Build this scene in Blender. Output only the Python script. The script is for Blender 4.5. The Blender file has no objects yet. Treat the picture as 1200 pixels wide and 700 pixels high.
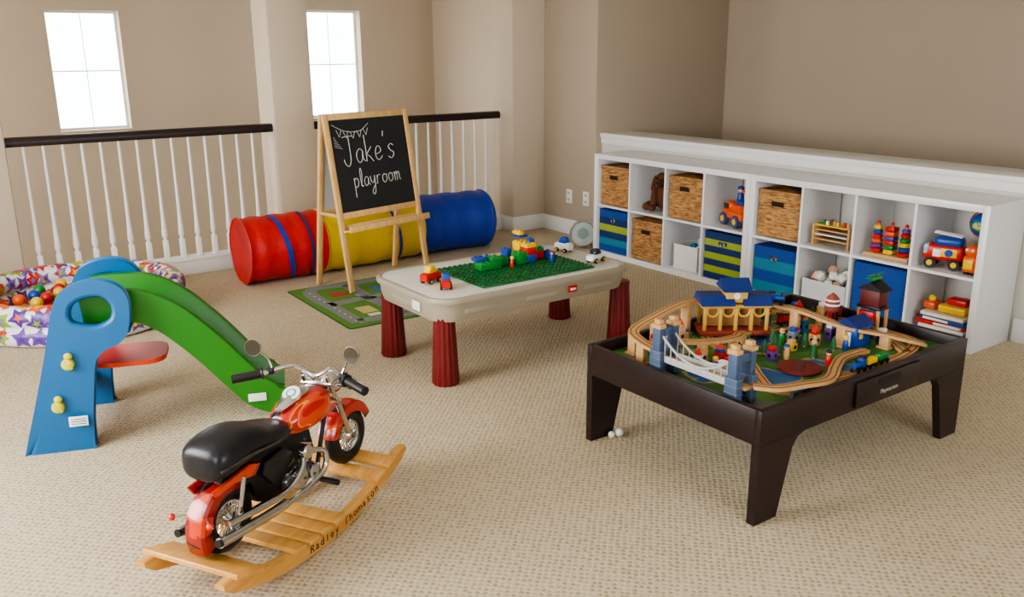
import bpy, bmesh, math, random
from mathutils import Vector, Matrix, Euler
random.seed(4)
S=bpy.context.scene
def lin(c):
    return tuple(((x/255)/12.92 if x/255<=.04045 else ((x/255+.055)/1.055)**2.4) for x in c)+(1,)
MATS={}
def M(name,rgb,rough=.5,metal=0,bump=0,bs=60,var=0,vs=4,coat=0,trans=0,emis=0):
    if name in MATS: return MATS[name]
    m=bpy.data.materials.new(name); m.use_nodes=True; nt=m.node_tree; b=nt.nodes["Principled BSDF"]
    b.inputs["Base Color"].default_value=lin(rgb); b.inputs["Roughness"].default_value=rough; b.inputs["Metallic"].default_value=metal
    if coat: b.inputs["Coat Weight"].default_value=coat
    if trans: b.inputs["Transmission Weight"].default_value=trans
    tc=nt.nodes.new("ShaderNodeTexCoord")
    if var:
        n=nt.nodes.new("ShaderNodeTexNoise"); n.inputs["Scale"].default_value=vs; n.inputs["Detail"].default_value=4
        nt.links.new(tc.outputs["Object"],n.inputs["Vector"])
        mx=nt.nodes.new("ShaderNodeMix"); mx.data_type='RGBA'
        l=lin(rgb); mx.inputs[6].default_value=tuple(min(1,x*(1-var)) for x in l[:3])+(1,); mx.inputs[7].default_value=tuple(min(1,x*(1+var)) for x in l[:3])+(1,)
        nt.links.new(n.outputs["Fac"],mx.inputs[0]); nt.links.new(mx.outputs[2],b.inputs["Base Color"])
    if bump:
        n2=nt.nodes.new("ShaderNodeTexNoise"); n2.inputs["Scale"].default_value=bs; n2.inputs["Detail"].default_value=3
        nt.links.new(tc.outputs["Object"],n2.inputs["Vector"])
        bp=nt.nodes.new("ShaderNodeBump"); bp.inputs["Strength"].default_value=bump; bp.inputs["Distance"].default_value=.01
        nt.links.new(n2.outputs["Fac"],bp.inputs["Height"]); nt.links.new(bp.outputs[0],b.inputs["Normal"])
    MATS[name]=m; return m
def wood(name,c1,c2,axis=0,scale=6,rough=.45):
    if name in MATS: return MATS[name]
    m=bpy.data.materials.new(name); m.use_nodes=True; nt=m.node_tree; b=nt.nodes["Principled BSDF"]; b.inputs["Roughness"].default_value=rough
    tc=nt.nodes.new("ShaderNodeTexCoord"); mp=nt.nodes.new("ShaderNodeMapping"); sc=[scale*6]*3; sc[axis]=scale*.5; mp.inputs["Scale"].default_value=sc
    n=nt.nodes.new("ShaderNodeTexNoise"); n.inputs["Scale"].default_value=1.5; n.inputs["Detail"].default_value=6; n.inputs["Distortion"].default_value=.6
    r=nt.nodes.new("ShaderNodeValToRGB"); r.color_ramp.elements[0].position=.3; r.color_ramp.elements[1].position=.7; r.color_ramp.elements[0].color=lin(c1); r.color_ramp.elements[1].color=lin(c2)
    nt.links.new(tc.outputs["Object"],mp.inputs[0]); nt.links.new(mp.outputs[0],n.inputs["Vector"]); nt.links.new(n.outputs["Fac"],r.inputs[0]); nt.links.new(r.outputs[0],b.inputs["Base Color"])
    MATS[name]=m; return m
def noise_ramp(name,stops,scale,rough=.4,dist=0,stretch=(1,1,1),coat=0,detail=2):
    m=bpy.data.materials.new(name); m.use_nodes=True; nt=m.node_tree; b=nt.nodes["Principled BSDF"]; b.inputs["Roughness"].default_value=rough; b.inputs["Coat Weight"].default_value=coat
    tc=nt.nodes.new("ShaderNodeTexCoord"); mp=nt.nodes.new("ShaderNodeMapping"); mp.inputs["Scale"].default_value=stretch
    n=nt.nodes.new("ShaderNodeTexNoise"); n.inputs["Scale"].default_value=scale; n.inputs["Detail"].default_value=detail; n.inputs["Distortion"].default_value=dist
    r=nt.nodes.new("ShaderNodeValToRGB"); r.color_ramp.interpolation='CONSTANT'
    for i,(p,c) in enumerate(stops):
        e=r.color_ramp.elements[i] if i<2 else r.color_ramp.elements.new(p)
        e.position=p; e.color=lin(c)
    nt.links.new(tc.outputs["Object"],mp.inputs[0]); nt.links.new(mp.outputs[0],n.inputs["Vector"]); nt.links.new(n.outputs["Fac"],r.inputs[0]); nt.links.new(r.outputs[0],b.inputs["Base Color"])
    MATS[name]=m; return m
def smoothpts(P,k=6,closed=False):
    P=[Vector(p) for p in P]; n=len(P); o=[]
    rng=n if closed else n-1
    for i in range(rng):
        if closed: a,b,c,d=P[(i-1)%n],P[i],P[(i+1)%n],P[(i+2)%n]
        else: a,b,c,d=P[max(i-1,0)],P[i],P[i+1],P[min(i+2,n-1)]
        for j in range(k):
            t=j/k; o.append(.5*((2*b)+(c-a)*t+(2*a-5*b+4*c-d)*t*t+(3*b-a-3*c+d)*t**3))
    if not closed: o.append(P[-1])
    return o
def rrect(w,h,r,n=6,cx=0,cy=0):
    o=[]
    for sx,sy,a0 in ((1,1,0),(-1,1,90),(-1,-1,180),(1,-1,270)):
        for i in range(n+1):
            a=math.radians(a0+90*i/n); o.append((cx+sx*(w/2-r)+r*math.cos(a),cy+sy*(h/2-r)+r*math.sin(a)))
    return o
class B:
    def __init__(s,name,loc=(0,0,0),rz=0,ang=32):
        s.name=name; s.loc=loc; s.rz=rz; s.v=[]; s.f=[]; s.m=[]; s.ml=[]; s.ang=ang; s.X=Matrix.Identity(4)
    def mi(s,m):
        if m not in s.ml: s.ml.append(m)
        return s.ml.index(m)
    def raw(s,vs,fs,mat,T=None):
        b=len(s.v); T=s.X@T if T is not None else s.X
        s.v+= [T@Vector(v) for v in vs]; k=s.mi(mat)
        for f in fs: s.f.append([b+i for i in f]); s.m.append(k)
    def bm(s,bm,mat,T=None):
        bm.verts.index_update(); s.raw([v.co.copy() for v in bm.verts],[[v.index for v in f.verts] for f in bm.faces],mat,T); bm.free()
    def box(s,c,d,mat,bev=0,rot=None,seg=2):
        bm=bmesh.new(); bmesh.ops.create_cube(bm,size=1)
        for v in bm.verts: v.co=Vector((v.co.x*d[0],v.co.y*d[1],v.co.z*d[2]))
        if bev: bmesh.ops.bevel(bm,geom=bm.edges[:],offset=min(bev,min(d)*.49),segments=seg,profile=.5,affect='EDGES')
        T=Matrix.Translation(c)
        if rot: T=T@Euler(rot).to_matrix().to_4x4()
        s.bm(bm,mat,T)
    def bx(s,x0,x1,y0,y1,z0,z1,mat,bev=0):
        s.box(((x0+x1)/2,(y0+y1)/2,(z0+z1)/2),(abs(x1-x0),abs(y1-y0),abs(z1-z0)),mat,bev)
    def cyl(s,p0,p1,r,mat,r2=None,n=20):
        p0=Vector(p0); p1=Vector(p1); r2=r if r2 is None else r2; d=p1-p0; q=d.to_track_quat('Z','Y').to_matrix()
        vs=[p0+q@Vector((r*math.cos(2*math.pi*i/n),r*math.sin(2*math.pi*i/n),0)) for i in range(n)]+[p1+q@Vector((r2*math.cos(2*math.pi*i/n),r2*math.sin(2*math.pi*i/n),0)) for i in range(n)]
        fs=[[i,(i+1)%n,n+(i+1)%n,n+i] for i in range(n)]+[list(range(n))[::-1],list(range(n,2*n))]
        s.raw(vs,fs,mat)
    def loft(s,rings,mat,cap=True,closed=False,T=None):
        n=len(rings[0]); vs=[p for r in rings for p in r]; fs=[]
        R=len(rings)
        for k in range(R if closed else R-1):
            a=k*n; b=((k+1)%R)*n
            for i in range(n): j=(i+1)%n; fs.append([a+i,a+j,b+j,b+i])
        if cap and not closed: fs.append(list(range(n))[::-1]); fs.append([(R-1)*n+i for i in range(n)])
        s.raw(vs,fs,mat,T)
    def sweep(s,pts,sec,mat,closed=False,up=(0,0,1)):
        pts=[Vector(p) for p in pts]; up=Vector(up); rings=[]; n=len(pts)
        for i,p in enumerate(pts):
            a=pts[(i-1)%n] if (closed or i>0) else p; b=pts[(i+1)%n] if (closed or i<n-1) else p
            t=(b-a).normalized(); sd=t.cross(up).normalized(); nn=sd.cross(t)
            rings.append([p+sd*q[0]+nn*q[1] for q in sec])
        s.loft(rings,mat,closed=closed)
    def tube(s,pts,r,mat,n=8,k=0,closed=False):
        pts=[Vector(p) for p in pts]
        if k: pts=smoothpts(pts,k,closed)
        N=len(pts); rings=[]; nv=None
        for i,p in enumerate(pts):
            a=pts[(i-1)%N] if (closed or i>0) else p; b=pts[(i+1)%N] if (closed or i<N-1) else p
            t=(b-a).normalized()
            if nv is None: nv=t.orthogonal().normalized()
            nv=(nv-t*nv.dot(t)).normalized(); bn=t.cross(nv)
            rr=r if not isinstance(r,(list,tuple)) else r[0]+(r[1]-r[0])*i/(N-1)
            rings.append([p+nv*rr*math.cos(2*math.pi*j/n)+bn*rr*math.sin(2*math.pi*j/n) for j in range(n)])
        s.loft(rings,mat,closed=closed)
    def prism(s,poly,a0,a1,mat,axes='xz',bev=0):
        o=[]
        for a in (a0,a1):
            if axes=='xz': o.append([(p[0],a,p[1]) for p in poly])
            elif axes=='xy': o.append([(p[0],p[1],a) for p in poly])
            else: o.append([(a,p[0],p[1]) for p in poly])
        n=len(poly); vs=o[0]+o[1]
        fs=[[i,(i+1)%n,n+(i+1)%n,n+i] for i in range(n)]+[list(range(n))[::-1],list(range(n,2*n))]
        bm=bmesh.new(); V=[bm.verts.new(v) for v in vs]
        for f in fs: bm.faces.new([V[i] for i in f])
        bmesh.ops.recalc_face_normals(bm,faces=bm.faces[:])
        if bev:
            ed=[e for e in bm.edges if (V.index(e.verts[0])<n)==(V.index(e.verts[1])<n)]
            bmesh.ops.bevel(bm,geom=ed,offset=bev,segments=2,profile=.5,affect='EDGES')
        s.bm(bm,mat)
    def sph(s,c,r,mat,rot=None,u=20,v=12):
        if not isinstance(r,(tuple,list)): r=(r,r,r)
        bm=bmesh.new(); bmesh.ops.create_uvsphere(bm,u_segments=u,v_segments=v,radius=1)
        T=Matrix.Translation(c)
        if rot: T=T@Euler(rot).to_matrix().to_4x4()
        s.bm(bm,mat,T@Matrix.Diagonal((r[0],r[1],r[2],1)))
    def lathe(s,prof,c,mat,axis=(0,0,1),n=20,cap=True):
        q=Vector(axis).to_track_quat('Z','Y').to_matrix(); c=Vector(c)
        rings=[[c+q@Vector((r*math.cos(2*math.pi*i/n),r*math.sin(2*math.pi*i/n),z)) for i in range(n)] for r,z in prof]
        s.loft(rings,mat,cap=cap)
    def torus(s,c,R,r,mat,axis=(0,0,1),n=32,k=10,arc=None,sq=1):
        q=Vector(axis).to_track_quat('Z','Y').to_matrix(); c=Vector(c); rings=[]
        for i in range(n):
            a=2*math.pi*i/n; rings.append([c+q@Vector(((R+r*math.cos(2*math.pi*j/k))*math.cos(a),(R+r*math.cos(2*math.pi*j/k))*math.sin(a),r*sq*math.sin(2*math.pi*j/k))) for j in range(k)])
        s.loft(rings,mat,closed=True)
    def body(s,secs,mat,n=20,e=2.0,k=4):
        P=smoothpts([Vector((a,b,c)) for a,b,c,d in secs],k); Q=smoothpts([Vector((a,d,0)) for a,b,c,d in secs],k); rings=[]
        for p,q in zip(P,Q):
            rr=[]
            for j in range(n):
                a=2*math.pi*j/n; ca,sa=math.cos(a),math.sin(a)
                rr.append((p.x,max(p.z,.001)*math.copysign(abs(ca)**(2/e),ca),p.y+max(q.y,.001)*math.copysign(abs(sa)**(2/e),sa)))
            rings.append(rr)
        s.loft(rings,mat)
    def text(s,body,size,T,mat,ext=.0006):
        c=bpy.data.curves.new("tx","FONT"); c.body=body; c.size=size; c.extrude=ext; c.align_x='CENTER'; c.align_y='CENTER'
        o=bpy.data.objects.new("tx",c); S.collection.objects.link(o); dg=bpy.context.evaluated_depsgraph_get(); me=bpy.data.meshes.new_from_object(o.evaluated_get(dg))
        s.raw([v.co.copy() for v in me.vertices],[list(p.vertices) for p in me.polygons],mat,T)
        bpy.data.objects.remove(o); bpy.data.meshes.remove(me)
    def plate(s,outer,holes,th,T,mat,bev=0):
        c=bpy.data.curves.new("pl","CURVE"); c.dimensions='2D'; c.fill_mode='BOTH'; c.extrude=th/2-bev; c.bevel_depth=bev; c.bevel_resolution=2; c.offset=-bev
        for L in [outer]+holes:
            sp=c.splines.new('POLY'); sp.points.add(len(L)-1)
            for i,p in enumerate(L): sp.points[i].co=(p[0],p[1],0,1)
            sp.use_cyclic_u=True
        o=bpy.data.objects.new("pl",c); S.collection.objects.link(o); dg=bpy.context.evaluated_depsgraph_get(); me=bpy.data.meshes.new_from_object(o.evaluated_get(dg))
        s.raw([v.co.copy() for v in me.vertices],[list(p.vertices) for p in me.polygons],mat,T)
        bpy.data.objects.remove(o); bpy.data.meshes.remove(me)
    def done(s,parent=None,recalc=True):
        me=bpy.data.meshes.new(s.name); me.from_pydata([tuple(v) for v in s.v],[],s.f)
        for m in s.ml: me.materials.append(m)
        me.polygons.foreach_set("material_index",s.m)
        if recalc:
            b=bmesh.new(); b.from_mesh(me); bmesh.ops.recalc_face_normals(b,faces=b.faces[:]); b.to_mesh(me); b.free()
        me.polygons.foreach_set("use_smooth",[True]*len(me.polygons)); me.set_sharp_from_angle(angle=math.radians(s.ang))
        o=bpy.data.objects.new(s.name,me); S.collection.objects.link(o); o.location=s.loc; o.rotation_euler=(0,0,s.rz)
        if parent: o.parent=parent
        return o
# ---------------- camera
f=1036.06; yaw,pit,rol,h=.6212,.2751,-.0073,1.5461
F=Vector((math.sin(yaw)*math.cos(pit),math.cos(yaw)*math.cos(pit),-math.sin(pit))); r0=Vector((math.cos(yaw),-math.sin(yaw),0)); u0=r0.cross(F)
rr=math.cos(rol)*r0+math.sin(rol)*u0; uu=-math.sin(rol)*r0+math.cos(rol)*u0
cd=bpy.data.cameras.new("camera"); cd.sensor_width=36; cd.lens=36*f/1200; cd.clip_start=.05
cam=bpy.data.objects.new("camera",cd); S.collection.objects.link(cam)
mw=Matrix.Identity(4)
for i in range(3): mw[i][0]=rr[i]; mw[i][1]=uu[i]; mw[i][2]=-F[i]
mw[0][3]=0; mw[1][3]=0; mw[2][3]=h
cam.matrix_world=mw; S.camera=cam
S.view_settings.look='AgX - Medium High Contrast'
# ---------------- materials
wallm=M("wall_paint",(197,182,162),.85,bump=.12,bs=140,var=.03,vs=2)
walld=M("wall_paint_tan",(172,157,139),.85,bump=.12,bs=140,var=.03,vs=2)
ceilm=M("ceiling_paint",(232,229,222),.9,bump=.1,bs=100)
white=M("white_trim",(228,228,226),.35)
shelfw=M("white_laminate",(226,227,229),.3)
espresso=wood("espresso_wood",(26,14,15),(40,22,23),0,4,.38)
carp=bpy.data.materials.new("carpet"); carp.use_nodes=True; nt=carp.node_tree; b=nt.nodes["Principled BSDF"]; b.inputs["Roughness"].default_value=.95; b.inputs["Specular IOR Level"].default_value=.15
tc=nt.nodes.new("ShaderNodeTexCoord"); mp=nt.nodes.new("ShaderNodeMapping"); mp.inputs["Scale"].default_value=(48,48,0.01); mp.inputs["Rotation"].default_value=(0,0,math.radians(45))
vo=nt.nodes.new("ShaderNodeTexVoronoi"); vo.inputs["Scale"].default_value=1; vo.inputs["Randomness"].default_value=.3
nz=nt.nodes.new("ShaderNodeTexNoise"); nz.inputs["Scale"].default_value=260; n3=nt.nodes.new("ShaderNodeTexNoise"); n3.inputs["Scale"].default_value=1.1; n3.inputs["Detail"].default_value=5
rp=nt.nodes.new("ShaderNodeValToRGB"); rp.color_ramp.elements[0].position=.12; rp.color_ramp.elements[0].color=lin((156,140,115)); rp.color_ramp.elements[1].position=.42; rp.color_ramp.elements[1].color=lin((201,186,161))
mx=nt.nodes.new("ShaderNodeMix"); mx.data_type='RGBA'; mx.blend_type='MULTIPLY'; mx.inputs[0].default_value=.45
r3=nt.nodes.new("ShaderNodeValToRGB"); r3.color_ramp.elements[0].position=.35; r3.color_ramp.elements[0].color=(.78,.76,.72,1); r3.color_ramp.elements[1].position=.65; r3.color_ramp.elements[1].color=(1,1,1,1)
ad=nt.nodes.new("ShaderNodeMath"); ad.operation='MULTIPLY_ADD'; ad.inputs[1].default_value=.45
bp=nt.nodes.new("ShaderNodeBump"); bp.inputs["Strength"].default_value=.7; bp.inputs["Distance"].default_value=.006
L=nt.links.new
L(tc.outputs["Object"],mp.inputs[0]); L(mp.outputs[0],vo.inputs["Vector"]); L(tc.outputs["Object"],nz.inputs["Vector"]); L(tc.outputs["Object"],n3.inputs["Vector"])
L(vo.outputs["Distance"],rp.inputs[0]); L(n3.outputs["Fac"],r3.inputs[0]); L(rp.outputs[0],mx.inputs[6]); L(r3.outputs[0],mx.inputs[7]); L(mx.outputs[2],b.inputs["Base Color"])
L(nz.outputs["Fac"],ad.inputs[0]); L(vo.outputs["Distance"],ad.inputs[2]); L(ad.outputs[0],bp.inputs["Height"]); L(bp.outputs[0],b.inputs["Normal"])
chrome=M("chrome",(205,205,205),.18,1); black=M("black_plastic",(22,22,24),.4); blackv=M("black_vinyl",(16,18,26),.33,bump=.1,bs=200)
red=M("red_plastic",(196,30,24),.35); blue=M("blue_plastic",(22,70,156),.35); green=M("green_plastic",(26,130,52),.35); yellow=M("yellow_plastic",(236,190,24),.35)
orange=M("orange_plastic",(228,88,22),.35); wht=M("white_plastic",(232,232,228),.35); teal=M("teal_plastic",(30,120,165),.35); grey=M("grey_plastic",(104,112,122),.5); purple=M("purple_plastic",(100,58,138),.4)
pine=wood("pine_wood",(218,172,108),(234,196,138),2,5); beech=wood("beech_wood",(194,148,96),(212,170,118),0,10)
label=M("label_paper",(235,235,230),.6); skin=M("toy_skin",(232,184,150),.5); glassd=M("dark_window",(30,40,52),.15)
COL=[red,blue,green,yellow,orange]
# ---------------- room
def wall(name,axis,pos,th,u0,u1,z0,z1,holes,mat):
    w=B(name); hs=sorted(holes); cur=u0
    def bb(a,b_,c,d):
        if b_-a<1e-4 or d-c<1e-4: return
        if axis=='x': w.bx(pos,pos+th,a,b_,c,d,mat)
        else: w.bx(a,b_,pos,pos+th,c,d,mat)
    for a,b_,c,d in hs:
        bb(cur,a,z0,z1); bb(a,b_,z0,c); bb(a,b_,d,z1); cur=b_
    bb(cur,u1,z0,z1); return w.done()
CZ=2.75
fl=B("floor"); fl.bx(-1.7,4.86,-2.6,6.48,-.25,0,carp); fl.bx(4.86,6.31,-2.6,5.51,-.25,0,carp); fl.done()
lf=B("floor_stairwell"); lf.bx(-1.7,5.1,6.48,8.45,-2.7,-2.6,carp); lf.done()
cl=B("ceiling"); cl.bx(-1.75,6.5,-2.7,8.5,CZ,CZ+.1,ceilm); cl.done()
W1=(1.31,1.875,.905,1.88); W2=(3.53,4.117,.905,1.92)
wall("wall_stairwell_back",'y',8.3,.15,-1.7,5.1,-2.6,CZ,[W1,W2],wallm)
wall("wall_stairwell_right",'x',4.95,.15,6.5,8.3,-2.6,CZ,[],wallm)
wall("wall_left",'x',-1.75,.15,-2.6,8.3,-2.6,CZ,[(-.7,1.1,.6,2.3),(2.2,4.4,.6,2.3),(6.8,8.0,.4,2.3)],wallm)
wall("wall_front",'y',-2.75,.15,-1.75,6.46,-.2,CZ,[(1.0,3.4,.7,2.3)],wallm)
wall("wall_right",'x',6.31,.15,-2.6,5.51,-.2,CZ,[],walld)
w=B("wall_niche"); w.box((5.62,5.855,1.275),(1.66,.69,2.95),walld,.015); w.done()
w=B("wall_corner_pillar"); w.box((4.78,6.35,1.275),(.64,.3,2.95),wallm,.018); w.done()
w=B("wall_post"); w.box((2.578,6.505,1.275),(.315,.31,2.95),wallm,.02); w.done()
w=B("wall_post_left"); w.box((-.514,6.45,1.275),(2.372,.3,2.95),wallm,.02); w.done()
w=B("wall_floor_edge"); w.bx(-1.7,4.95,6.44,6.5,-1.2,-.02,wallm); w.done()
hw=B("wall_half_ledge"); hw.bx(4.86,5.0,-2.6,5.51,0,.85,M("ledge_paint",(206,202,194),.6)); hw.done()
lc=B("trim_ledge_cap"); lc.bx(4.835,5.17,-2.6,5.51,.85,.885,white,.006); lc.bx(4.848,4.862,-2.6,5.51,.80,.85,white,.004); lc.done()
def base(name,x0,x1,y0,y1):
    t=B(name); t.bx(x0,x1,y0,y1,0,.13,white,.005); return t.done()
base("baseboard_right",4.845,4.862,-2.6,2.13); base("baseboard_corner",4.775,4.79,5.5,6.2); base("baseboard_pillar",4.45,4.79,6.185,6.2)
base("baseboard_pillar_side",4.445,4.46,6.185,6.36); base("baseboard_niche",4.775,4.86,5.495,5.51); base("baseboard_left",-1.6,-1.585,-2.6,6.3)
for nm,a,b_ in (("trim_curb_a",.672,2.42),("trim_curb_b",2.735,4.46)):
    c=B(nm); c.bx(a,b_,6.36,6.48,0,.1,white,.004); c.bx(a,b_,6.35,6.49,.1,.122,white,.005); c.done()
def railing(name,a,b_,xs):
    r=B(name)
    sec=[(-.03,-.028),(.03,-.028),(.033,-.01),(.033,.01),(.024,.026),(.008,.032),(-.008,.032),(-.024,.026),(-.033,.01),(-.033,-.01)]
    r.sweep([(a,6.42,1.0),(b_,6.42,1.0)],sec,espresso)
    for x in xs:
        r.box((x,6.42,.19),(.034,.034,.136),white,.003)
        r.lathe([(.017,.255),(.012,.265),(.012,.275),(.019,.29),(.02,.31),(.016,.36),(.013,.42),(.0105,.6),(.0095,.9),(.0095,.975)],(x,6.42,0),white,n=10)
    return r.done()
railing("stair_railing",.672,2.42,[.78+.1145*i for i in range(14)])
railing("stair_railing",2.735,4.46,[2.84+.1145*i for i in range(14)])
def window(name,w):
    x0,x1,z0,z1=w; o=B(name); y0,y1=8.40,8.42
    o.bx(x0,x0+.018,y0,y1,z0,z1,white); o.bx(x1-.018,x1,y0,y1,z0,z1,white); o.bx(x0+.018,x1-.018,y0,y1,z0,z0+.02,white); o.bx(x0+.018,x1-.018,y0,y1,z1-.02,z1,white)
    o.bx(x0+.018,x1-.018,y0+.01,y1-.005,(z0+z1)/2-.005,(z0+z1)/2+.005,white); o.bx((x0+x1)/2-.003,(x0+x1)/2+.003,y0+.01,y1-.005,z0+.02,z1-.02,white)
    return o.done()
window("window_1",W1); window("window_2",W2)
def winx(name,x,y0,y1,z0,z1,ax='x'):
    o=B(name)
    for a,b_,c,d in ((y0,y0+.05,z0,z1),(y1-.05,y1,z0,z1),(y0+.05,y1-.05,z0,z0+.05),(y0+.05,y1-.05,z1-.05,z1),((y0+y1)/2-.02,(y0+y1)/2+.02,z0+.05,z1-.05)):
        if ax=='x': o.bx(x,x+.04,a,b_,c,d,white)
        else: o.bx(a,b_,x,x+.04,c,d,white)
    o.done()
winx("window_3",-1.7,-.7,1.1,.6,2.3); winx("window_4",-1.7,2.2,4.4,.6,2.3); winx("added_window_5",-1.7,6.8,8.0,.4,2.3); winx("added_window_6",-2.7,1.0,3.4,.7,2.3,'y')  # last two are unseen, added as openings for the stairwell and front fill lamps
hd=B("garden_hedge"); hm=M("hedge_leaves",(170,185,150),.9,bump=.6,bs=12,var=.3,vs=3)
for i in range(26): hd.sph((-6+i*.8+random.uniform(-.2,.2),14+random.uniform(-.4,.4),-1.2+random.uniform(-.3,.35)),(.9,.8,1.2),hm,u=12,v=8)
hd.done()
gd=B("ground"); gd.bx(-30,30,-30,40,-2.9,-2.75,M("exterior_ground",(190,185,165),.9,var=.2,vs=1)); gd.done()
for y,zz in ((5.83,.33),(5.61,.335)):
    o=B("wall_outlet"); o.box((4.785,y,zz),(.008,.075,.118),wht,.003)
    for dz in (-.028,.028): o.box((4.780,y,zz+dz),(.004,.034,.03),M("outlet_face",(215,212,205),.4),.001); o.box((4.777,y-.007,zz+dz),(.002,.003,.012),black); o.box((4.777,y+.007,zz+dz),(.002,.003,.012),black)
    o.done()
# ---------------- shelves
c_=.343; t_=.016; o_=.038; Wd=4*c_+3*t_+2*o_; Hh=2*c_+t_+2*o_
XF,XB=4.46,4.845
def shelf(y0):
    s=B("cube_shelf"); y1=y0+Wd
    s.bx(XF,XB,y0,y0+o_,0,Hh,shelfw,.002); s.bx(XF,XB,y1-o_,y1,0,Hh,shelfw,.002); s.bx(XF,XB,y0+o_,y1-o_,0,o_,shelfw); s.bx(XF,XB,y0+o_,y1-o_,Hh-o_,Hh,shelfw,.002)
    s.bx(XF+.004,XB,y0+o_,y1-o_,o_+c_,o_+c_+t_,shelfw)
    for i in range(1,4):
        y=y0+o_+i*c_+(i-1)*t_
        s.bx(XF+.004,XB,y,y+t_,o_,o_+c_,shelfw); s.bx(XF+.004,XB,y,y+t_,o_+c_+t_,Hh-o_,shelfw)
    return s.done()
YN=2.143; YF=YN+Wd+.002
shelf(YN); shelf(YF)
def cell(unit,i,row):
    y0=(YF if unit=='f' else YN); k=3-i
    return y0+o_+k*(c_+t_)+c_/2, (o_ if row==0 else o_+c_+t_)+.0012
wick=bpy.data.materials.new("wicker"); wick.use_nodes=True; nt=wick.node_tree; b=nt.nodes["Principled BSDF"]; b.inputs["Roughness"].default_value=.6
tc=nt.nodes.new("ShaderNodeTexCoord"); mp=nt.nodes.new("ShaderNodeMapping"); mp.inputs["Scale"].default_value=(1,1,4.5); n=nt.nodes.new("ShaderNodeTexNoise"); n.inputs["Scale"].default_value=22; n.inputs["Detail"].default_value=5; r=nt.nodes.new("ShaderNodeValToRGB"); r.color_ramp.elements[0].position=.3; r.color_ramp.elements[0].color=lin((116,74,38)); r.color_ramp.elements[1].position=.7; r.color_ramp.elements[1].color=lin((204,156,98))
nt.links.new(tc.outputs["Object"],mp.inputs[0]); nt.links.new(mp.outputs[0],n.inputs["Vector"]); nt.links.new(n.outputs["Fac"],r.inputs[0]); nt.links.new(r.outputs[0],b.inputs["Base Color"])
def basket(y,z):
    s=B("wicker_basket",ang=80); hx,hy,H=.165,.158,.30; x0=XF+.02; cx=x0+hx
    rows=15; per=96; rings=[]
    peri=rrect(2*hx,2*hy,.02,3)
    P=[Vector((p[0],p[1],0)) for p in peri]; L_=[0]
    for i in range(len(P)): L_.append(L_[-1]+(P[(i+1)%len(P)]-P[i]).length)
    def at(d):
        for i in range(len(P)):
            if d<=L_[i+1]: t=(d-L_[i])/max(1e-9,L_[i+1]-L_[i]); return P[i].lerp(P[(i+1)%len(P)],t)
        return P[0]
    pts=[at(L_[-1]*k/per) for k in range(per)]
    for q in range(rows*4+1):
        zz=z+.004+(H-.02)*q/(rows*4); row=q//4; ph=math.sin(math.pi*(q%4)/4)
        ring=[]
        for k,p in enumerate(pts):
            w_=math.cos(math.pi*(k/4+row)); o=.009*(ph*(.5+.5*w_))-.002
            nx=(1 if p.x>0 else -1) if abs(p.x)>hx-.012 else 0; ny=(1 if p.y>0 else -1) if abs(p.y)>hy-.012 else 0
            ring.append((cx+p.x+nx*o,y+p.y+ny*o,zz))
        rings.append(ring)
    s.loft(rings,wick)
    rim=[(cx+p.x*1.0,y+p.y*1.0,z+H-.012) for p in pts]
    s.tube(rim,.010,wick,n=6,closed=True)
    s.box((x0-.006,y,z+H*.72),(.006,.09,.035),M("basket_hole_shade",(40,24,12),.9),.002)  # solid dark plate: shade of the handle opening put into its colour
    s.tube([(x0-.008,y-.05,z+H*.72-.02),(x0-.012,y-.05,z+H*.72+.02),(x0-.012,y+.05,z+H*.72+.02),(x0-.008,y+.05,z+H*.72-.02)],.005,wick,n=6,closed=True)
    s.done()
for a in (('f',0,1),('f',2,1),('f',1,0),('n',0,1)): basket(*cell(*a))
navy=M("navy_fabric",(24,50,104),.9,bump=.2,bs=300); lime=M("lime_fabric",(152,168,56),.9,bump=.2,bs=300); bluef=M("blue_fabric",(24,70,144),.9,bump=.2,bs=300); tealf=M("teal_fabric",(36,122,150),.9,bump=.2,bs=300)
def bin_(y,z,cols,H=.315):
    s=B("fabric_bin"); x0=XF+.02; n=len(cols)
    for i,cm in enumerate(cols):
        a=z+H*i/n; b2=z+H*(i+1)/n
        s.bx(x0,x0+.32,y-.158,y+.158,a,b2,cm)
    s.box((x0-.003,y,z+H*.8),(.006,.07,.022),M("bin_tab",(60,60,70),.7),.002); s.torus((x0-.008,y,z+H*.78),.016,.003,chrome,axis=(1,0,0),n=16,k=6)
    s.bx(x0-.002,x0+.322,y-.16,y+.16,z+H,z+H+.006,cols[-1]); s.done()
bin_(*cell('f',0,0),[bluef,tealf,navy,lime,navy,bluef]); bin_(*cell('f',3,0),[navy,lime,navy,lime,navy,lime,navy])
bin_(*cell('n',0,0),[tealf,bluef,tealf,bluef],.29); bin_(*cell('n',2,0),[bluef],.315)
y,z=cell('f',2,0); s=B("storage_box"); hz=.17
s.bx(XF+.05,XF+.3,y-.11,y+.11,z,z+.006,wht)
for a in ((XF+.05,XF+.056,y-.11,y+.11),(XF+.294,XF+.3,y-.11,y+.11),(XF+.056,XF+.294,y-.11,y-.104),(XF+.056,XF+.294,y+.104,y+.11)): s.bx(*a,z+.006,z+hz,wht)
s.sweep([(XF+.05,y-.11,z+hz),(XF+.05,y+.11,z+hz),(XF+.3,y+.11,z+hz),(XF+.3,y-.11,z+hz)],[(-.006,-.003),(.006,-.003),(.006,.004),(-.006,.004)],wht,closed=True)
for i in range(7): s.box((XF+.1+random.random()*.14,y+random.uniform(-.07,.07),z+.05+.1*random.random()),(.05,.04,.05),random.choice([wht,label,teal]),.006,rot=(random.random(),random.random(),0))
s.done()
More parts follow.
